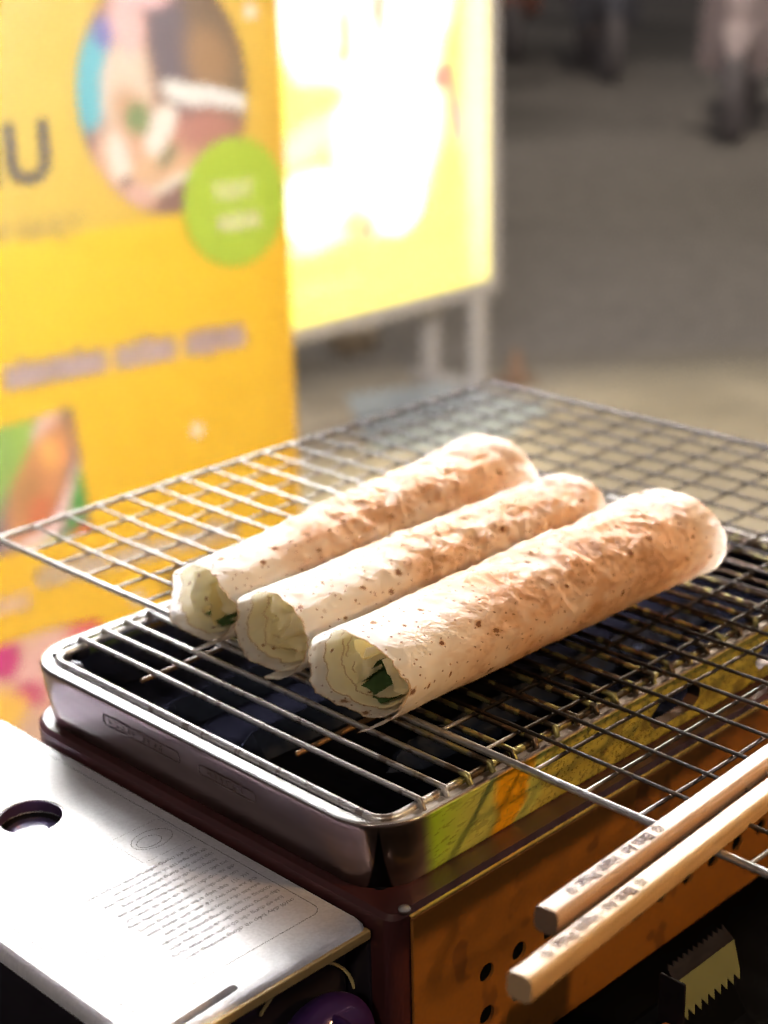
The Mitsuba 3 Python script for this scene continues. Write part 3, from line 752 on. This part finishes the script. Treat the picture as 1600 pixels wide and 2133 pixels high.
word("BÁNHTRÁNG", -.4500, -.2640, .0230, .128, 'ink_pink', outline='ink_outline')
word("NƯỚNG", -.3080, -.2640, .0230, .080, 'ink_pink', outline='ink_outline')
word("RƯỢU BIA", -.2120, -.2640, .0230, .084, 'ink_pink', outline='ink_outline')
word("CUỐN MẮM RUỐC", -.4380, -.5180, .0200, .282, 'ink_white', outline='ink_outline')
word("TRÁNG", -.5300, -.5400, .0200, .082, 'ink_pink')
word("ỐP LA", -.2680, -.5750, .0240, .090, 'ink_dark')
word("TEST", -.1660, -.0800, .0190, .060, 'ink_white', o=.0044)
word("NGON", -.1610, -.1190, .0200, .060, 'ink_white', o=.0044)
for u, z in ((-.2043, -.3636), (-.0979, .1363), (-.3054, -.5670)):
    m = tri(Manifold.extrude(CrossSection.circle(.0105, 5), .0008)); obj('white_star', xf(m, bframe(u, z, .0012)), 'ink_white', bn, False)

# ------------------------------------------------------------------ lit sign box
SX0, SX1, SZ0, SZ1, SY = 1.55, 2.5720, -.612, 1.15, 2.2
M['sign_frame'] = prin((.60, .57, .53), .5, .2)
def sign_emit(p, n, uv):
    x, z = p.x, p.z
    w = .03 * (fbm(x * 14, z * 14, 1.0) - .5)
    Y, W = (1.0, .84, .030), (1.25, 1.22, 1.10)
    red, pink = (.30, .035, .015), (.42, .10, .14)
    it = [(2.22, -.15, .165, .25, 0, W, .2), (2.02, .08, .12, .17, 0, W, .2), (2.33, .10, .09, .18, 0, W, .25), (2.00, -.34, .105, .070, 0, W, .2), (2.24, -.365, .085, .060, 0, W, .25),
          (2.03, -.140, .080, .035, 10, (.80, .66, .06), .5), (1.99, -.215, .085, .035, 20, (.72, .50, .36), .6), (2.11, .0, .016, .055, 0, (.75, .48, .06), .5), (2.108, -.045, .022, .018, 0, (.55, .20, .05), .5), (2.205, .04, .024, .065, 8, (.60, .22, .10), .5),
          (2.40, -.115, .036, .030, 20, red, .4), (2.425, -.165, .020, .060, 12, (.55, .16, .05), .5), (2.447, -.225, .026, .055, 6, pink, .5),
          (2.02, -.418, .085, .020, 4, (.58, .36, .52), .4), (2.160, -.405, .032, .030, 0, (.60, .24, .08), .5), (2.43, -.33, .055, .06, 30, (.95, .80, .02), .6), (2.03, -.513, .085, .014, -2, (.55, .22, .10), .5), (2.51, -.05, .05, .5, 0, (1.0, .84, .34), .5)]
    return blobs(mi.Color3f(*Y), x, z, it, wx=w, wy=w) * SIGN_L
sg = thing('lit_sign', 'glowing yellow and white sign box standing on grey legs', 'sign')
fr = Manifold.cube([SX1 - SX0, .14, SZ1 - SZ0]).translate([SX0, SY, SZ0]) - Manifold.cube([SX1 - SX0 - .07, .05, SZ1 - SZ0 - .07]).translate([SX0 + .035, SY - .04, SZ0 + .035])
obj('frame', tri(fr), 'sign_frame', sg, False)
face = trimesh.Trimesh([(SX0 + .035, SY + .006, SZ0 + .035), (SX1 - .035, SY + .006, SZ0 + .035), (SX1 - .035, SY + .006, SZ1 - .035), (SX0 + .035, SY + .006, SZ1 - .035)], [(0, 1, 2), (0, 2, 3)], process=False)
M['sign_face'] = {'type': 'diffuse', 'reflectance': c3(.5, .5, .45)}
obj('lit_face', face, 'sign_face', sg, False, uv=np.array([(0, 0), (1, 0), (1, 1), (0, 1.0)]), emitter={'type': 'area', 'radiance': proc(sign_emit)})
for x, y in ((2.525, 2.225), (2.525, 2.375), (1.62, 2.225), (1.62, 2.375)):
    top = SZ0 + .002 if y < 2.3 else SZ0 + .06
    obj('leg', tri(rbox(x - .020, x + .020, y - .014, y + .014, -.85, top + (.0 if y < 2.3 else .0), .003)), 'sign_frame', sg)
obj('foot_bar', tri(rbox(2.508, 2.542, 2.19, 2.43, -.849, -.826, .003)), 'sign_frame', sg)
obj('foot_bar', tri(rbox(1.603, 1.637, 2.19, 2.43, -.849, -.826, .003)), 'sign_frame', sg)

# small things on the pavement by the sign
M['brick_orange'] = prin((.30, .19, .12), .6)
M['paper_scrap'] = prin((.60, .52, .42), .7)
cone_k = thing('traffic_cone', 'small blurred orange cone beside the foot of the lit sign', 'traffic cone')
cm = trimesh.creation.revolve(np.array([(0, .082), (.008, .081), (.028, .012), (.028, .010), (0, .010)])); cm.apply_translation([2.648, 2.215, -.85])
obj('cone_body', cm, 'brick_orange', cone_k)
obj('cone_base', tri(rbox(2.61, 2.686, 2.177, 2.253, -.8495, -.839, .003)), 'brick_orange', cone_k)
M['haze_blue'] = prin((.50, .56, .58), .6)
gx = [(2.05, 2.10), (2.30, 2.44), (2.52, 2.34), (2.55, 2.02), (2.22, 1.92)]  # flat shape added to give the pale bluish haze near the net corner
shp = tri(CrossSection([[(a, b) for a, b in gx]], m3.FillRule.NonZero).extrude(.003)); 
if shp.volume < 0: shp.invert()
shp.apply_translation([0, 0, -.8495])
kx = obj('haze_sheet', shp, 'haze_blue', None, False); labels[kx] = {'label': 'pale blue flat shape added for the haze in front of the lit sign', 'category': 'haze sheet'}
sp = trimesh.creation.icosphere(3, 1.0); vv = np.array(sp.vertices); vv *= (.75 + .5 * meshkit.fbm(vv * 2.2 + 4, 3, 2))[:, None]; vv *= [.075, .06, .045]
sp = trimesh.Trimesh(vv + [2.60, 2.72, -.815], sp.faces, process=False)
kx = obj('paper_bag', sp, 'paper_scrap', None, 40); labels[kx] = {'label': 'crumpled beige paper bag on the ground under the lit sign', 'category': 'bag'}

# ------------------------------------------------------------------ parked scooters far down the road
M['tyre'] = prin((.25, .225, .235), .7)
M['seat_black'] = prin((.16, .145, .15), .5)
def scooter(label, x, y, rot, col, col2):
    key = thing('parked_scooter', label, 'scooter', 'scooters parked across the road')
    mat = numbered('scooter_paint'); M[mat] = prin(col, .3, 0, clearcoat=.5)
    mat2 = numbered('scooter_trim'); M[mat2] = prin(col2, .4)
    c, s = math.cos(rot), math.sin(rot)
    F = frame([x, y, -.97], [c, s, 0], [-s, c, 0], [0, 0, 1])
    def hull(pts, r): 
        sp = Manifold.sphere(1, 16)
        return Manifold.batch_hull([sp.scale([q] * 3).translate(list(p)) for p, q in zip(pts, r)])
    P = lambda n, m, b, par=key: obj(n, xf(m if isinstance(m, trimesh.Trimesh) else tri(m), F), b, par, 35)
    for xx in (-.62, .62):
        tor = trimesh.creation.torus(.20, .055, 28, 12); tor.apply_transform(frame([xx, 0, .255], [1, 0, 0], [0, 0, 1], [0, -1, 0]))
        w = P('wheel', tor, 'tyre'); hub = trimesh.creation.cylinder(.15, .03); hub.apply_transform(frame([xx, 0, .255], [1, 0, 0], [0, 0, 1], [0, -1, 0])); P('rim', hub, mat2, w)
    P('body', hull([(-.70, 0, .62), (-.15, .0, .55), (-.2, .1, .40), (-.2, -.1, .40), (-.5, .12, .50), (-.5, -.12, .50)], [.07, .06, .06, .06, .08, .08]), mat)
    P('floor_board', tri(rbox(-.2, .42, -.13, .13, .28, .34, .02)), mat2)
    P('front_shield', hull([(.40, .16, .36), (.40, -.16, .36), (.52, .12, .85), (.52, -.12, .85), (.56, 0, .6)], [.05, .05, .05, .05, .07]), mat)
    P('front_fender', hull([(.50, 0, .50), (.78, 0, .42), (.64, .04, .52), (.64, -.04, .52)], [.05, .04, .05, .05]), mat)
    P('seat', hull([(-.68, 0, .74), (-.1, 0, .70), (-.4, .1, .72), (-.4, -.1, .72)], [.05, .04, .05, .05]), 'seat_black')
    P('handlebar', tube([[.42, -.33, 1.02], [.50, -.15, 1.0], [.52, 0, .98], [.50, .15, 1.0], [.42, .33, 1.02]], .018, 8), 'tyre')
    P('headlight', hull([(.56, 0, .95), (.52, .07, .96), (.52, -.07, .96)], [.06, .05, .05]), mat2)
    for sgn in (-1, 1): P('mirror', hull([(.42, sgn * .30, 1.2), (.42, sgn * .24, 1.2)], [.045, .045]), 'tyre')
    return key
scooter('pale pink scooter at the right edge of the road', 7.42, 4.76, -2.62, (.74, .60, .60), (.62, .56, .58))
scooter('dark grey scooter in the middle of the far row', 9.0, 6.95, -2.35, (.16, .16, .19), (.55, .45, .42))
scooter('reddish brown scooter nearest the lit sign', 9.6, 8.25, -2.4, (.52, .24, .19), (.2, .2, .18))

# ------------------------------------------------------------------ unseen roof and lamps (above the frame), most added for the light
M['canvas_dark'] = prin((.05, .045, .05), .8)
M['lamp_white'] = prin((.75, .75, .75), .4)
rf = thing('added_roof', 'unseen dark canvas roof added above the table to block sky light', 'added roof')  # added over the stove to keep sky light off it
cv = np.array([(x, y, 1.42 + .12 * (1 - abs(x - .1) / 1.2)) for x in np.linspace(-1.3, 1.3, 14) for y in np.linspace(-1.7, 1.15, 8)])
ff = [(i * 8 + j, (i + 1) * 8 + j, (i + 1) * 8 + j + 1) for i in range(13) for j in range(7)] + [(i * 8 + j, (i + 1) * 8 + j + 1, i * 8 + j + 1) for i in range(13) for j in range(7)]
obj('canvas', trimesh.Trimesh(cv, ff, process=False), 'canvas_dark', rf)
obj('added_side_canvas', box(-1.31, -1.305, -1.7, 1.15, -.8, 1.30), 'canvas_dark', rf, False)  # unseen cloth added to darken what the chrome mirrors
for x, y in ((-1.28, -1.68), (1.28, -1.68), (-1.28, 1.13), (1.28, 1.13)):
    if not (x > 0 and y > 0): obj('pole', tube([[x, y, -.85], [x, y, 1.45]], .016, 10), 'pole_steel', rf)
LP0, LP1 = np.array([.08, .57, .285]), np.array([.68, .47, .285])
sl = thing('added_street_lamp', 'unseen lamp on a tall grey pole added to brighten the road', 'street lamp')  # added light source for the road and pavement
obj('pole', tube([[6.6, .9, -.97], [6.6, .9, 4.6], [6.5, 1.1, 4.9], [5.6, 2.9, 4.92]], .05, 10), 'pole_steel', sl)
obj('lamp_head', tri(rbox(5.1, 5.9, 2.85, 3.15, 4.815, 4.94, .03)), 'pole_steel', sl)
obj('lit_lens', box(5.15, 5.85, 2.88, 3.12, 4.795, 4.813), {'type': 'diffuse', 'reflectance': c3(.5, .5, .5)}, sl, False, emitter={'type': 'area', 'radiance': c3(STREET_L, STREET_L * .90, STREET_L * .76)})
l2 = thing('tube_lamp', 'shorter warm white tube lamp added out of view to brighten pavement and roll ends', 'lamp')  # added light source for the pavement and far roll ends
Q0, Q1 = np.array([1.28, .02, .62]), np.array([1.28, .52, .62])
obj('housing', tube([Q0 + [0, 0, .030], (Q0 + Q1) / 2 + [0, 0, .030], Q1 + [0, 0, .030]], .018, 12), 'lamp_white', l2)
obj('lit_tube', tube(np.linspace(Q0, Q1, 6), .012, 14), {'type': 'diffuse', 'reflectance': c3(.5, .5, .5)}, l2, True, emitter={'type': 'area', 'radiance': c3(SIDE_L, SIDE_L * .86, SIDE_L * .66)})
for P_ in (Q0, Q1): obj('hanging_cord', tube([P_ + [0, 0, .05], [P_[0], P_[1], 1.43]], .003, 6), 'lamp_white', l2)
lt = thing('tube_lamp', 'long white tube lamp hanging between the banner and the grill', 'lamp')
obj('housing', tube([LP0 + [0, 0, .032], (LP0 + LP1) / 2 + [0, 0, .032], LP1 + [0, 0, .032]], .018, 12), 'lamp_white', lt)
obj('lit_tube', tube(np.linspace(LP0, LP1, 6), .013, 14), {'type': 'diffuse', 'reflectance': c3(.5, .5, .5)}, lt, True, emitter={'type': 'area', 'radiance': c3(TUBE_L * .95, TUBE_L * .94, TUBE_L * 1.08)})
for P_ in (LP0, LP1): obj('hanging_cord', tube([P_ + [0, 0, .05], [P_[0], P_[1], 1.45]], .003, 6), 'seat_black', lt)
bl = thing('bulb_lamp', 'warm round bulb hanging on the customer side of the stall', 'lamp')
BP = np.array([.42, -.95, .50])
sph = trimesh.creation.icosphere(3, .04); sph.apply_translation(BP)
obj('bulb', sph, {'type': 'diffuse', 'reflectance': c3(.5, .5, .5)}, bl, True, emitter={'type': 'area', 'radiance': c3(BULB_L, BULB_L * .56, BULB_L * .20)})
obj('socket', tube([BP + [0, 0, .036], BP + [0, 0, .09]], .02, 12), 'seat_black', bl)
obj('cord', tube([BP + [0, 0, .09], [BP[0], BP[1], 1.5]], .003, 6), 'seat_black', bl)
b2 = thing('bulb_lamp', 'unseen fill bulb added behind the viewer to brighten the open roll ends', 'lamp')  # added as fill for surfaces facing the viewer
BQ = np.array([-1.05, -.55, .80])
sph = trimesh.creation.icosphere(3, .035); sph.apply_translation(BQ)
obj('bulb', sph, {'type': 'diffuse', 'reflectance': c3(.5, .5, .5)}, b2, True, emitter={'type': 'area', 'radiance': c3(FILL_L, FILL_L * .88, FILL_L * .68)})
obj('socket', tube([BQ + [0, 0, .032], BQ + [0, 0, .08]], .02, 12), 'seat_black', b2)
obj('cord', tube([BQ + [0, 0, .08], [BQ[0], BQ[1], 1.45]], .003, 6), 'seat_black', b2)
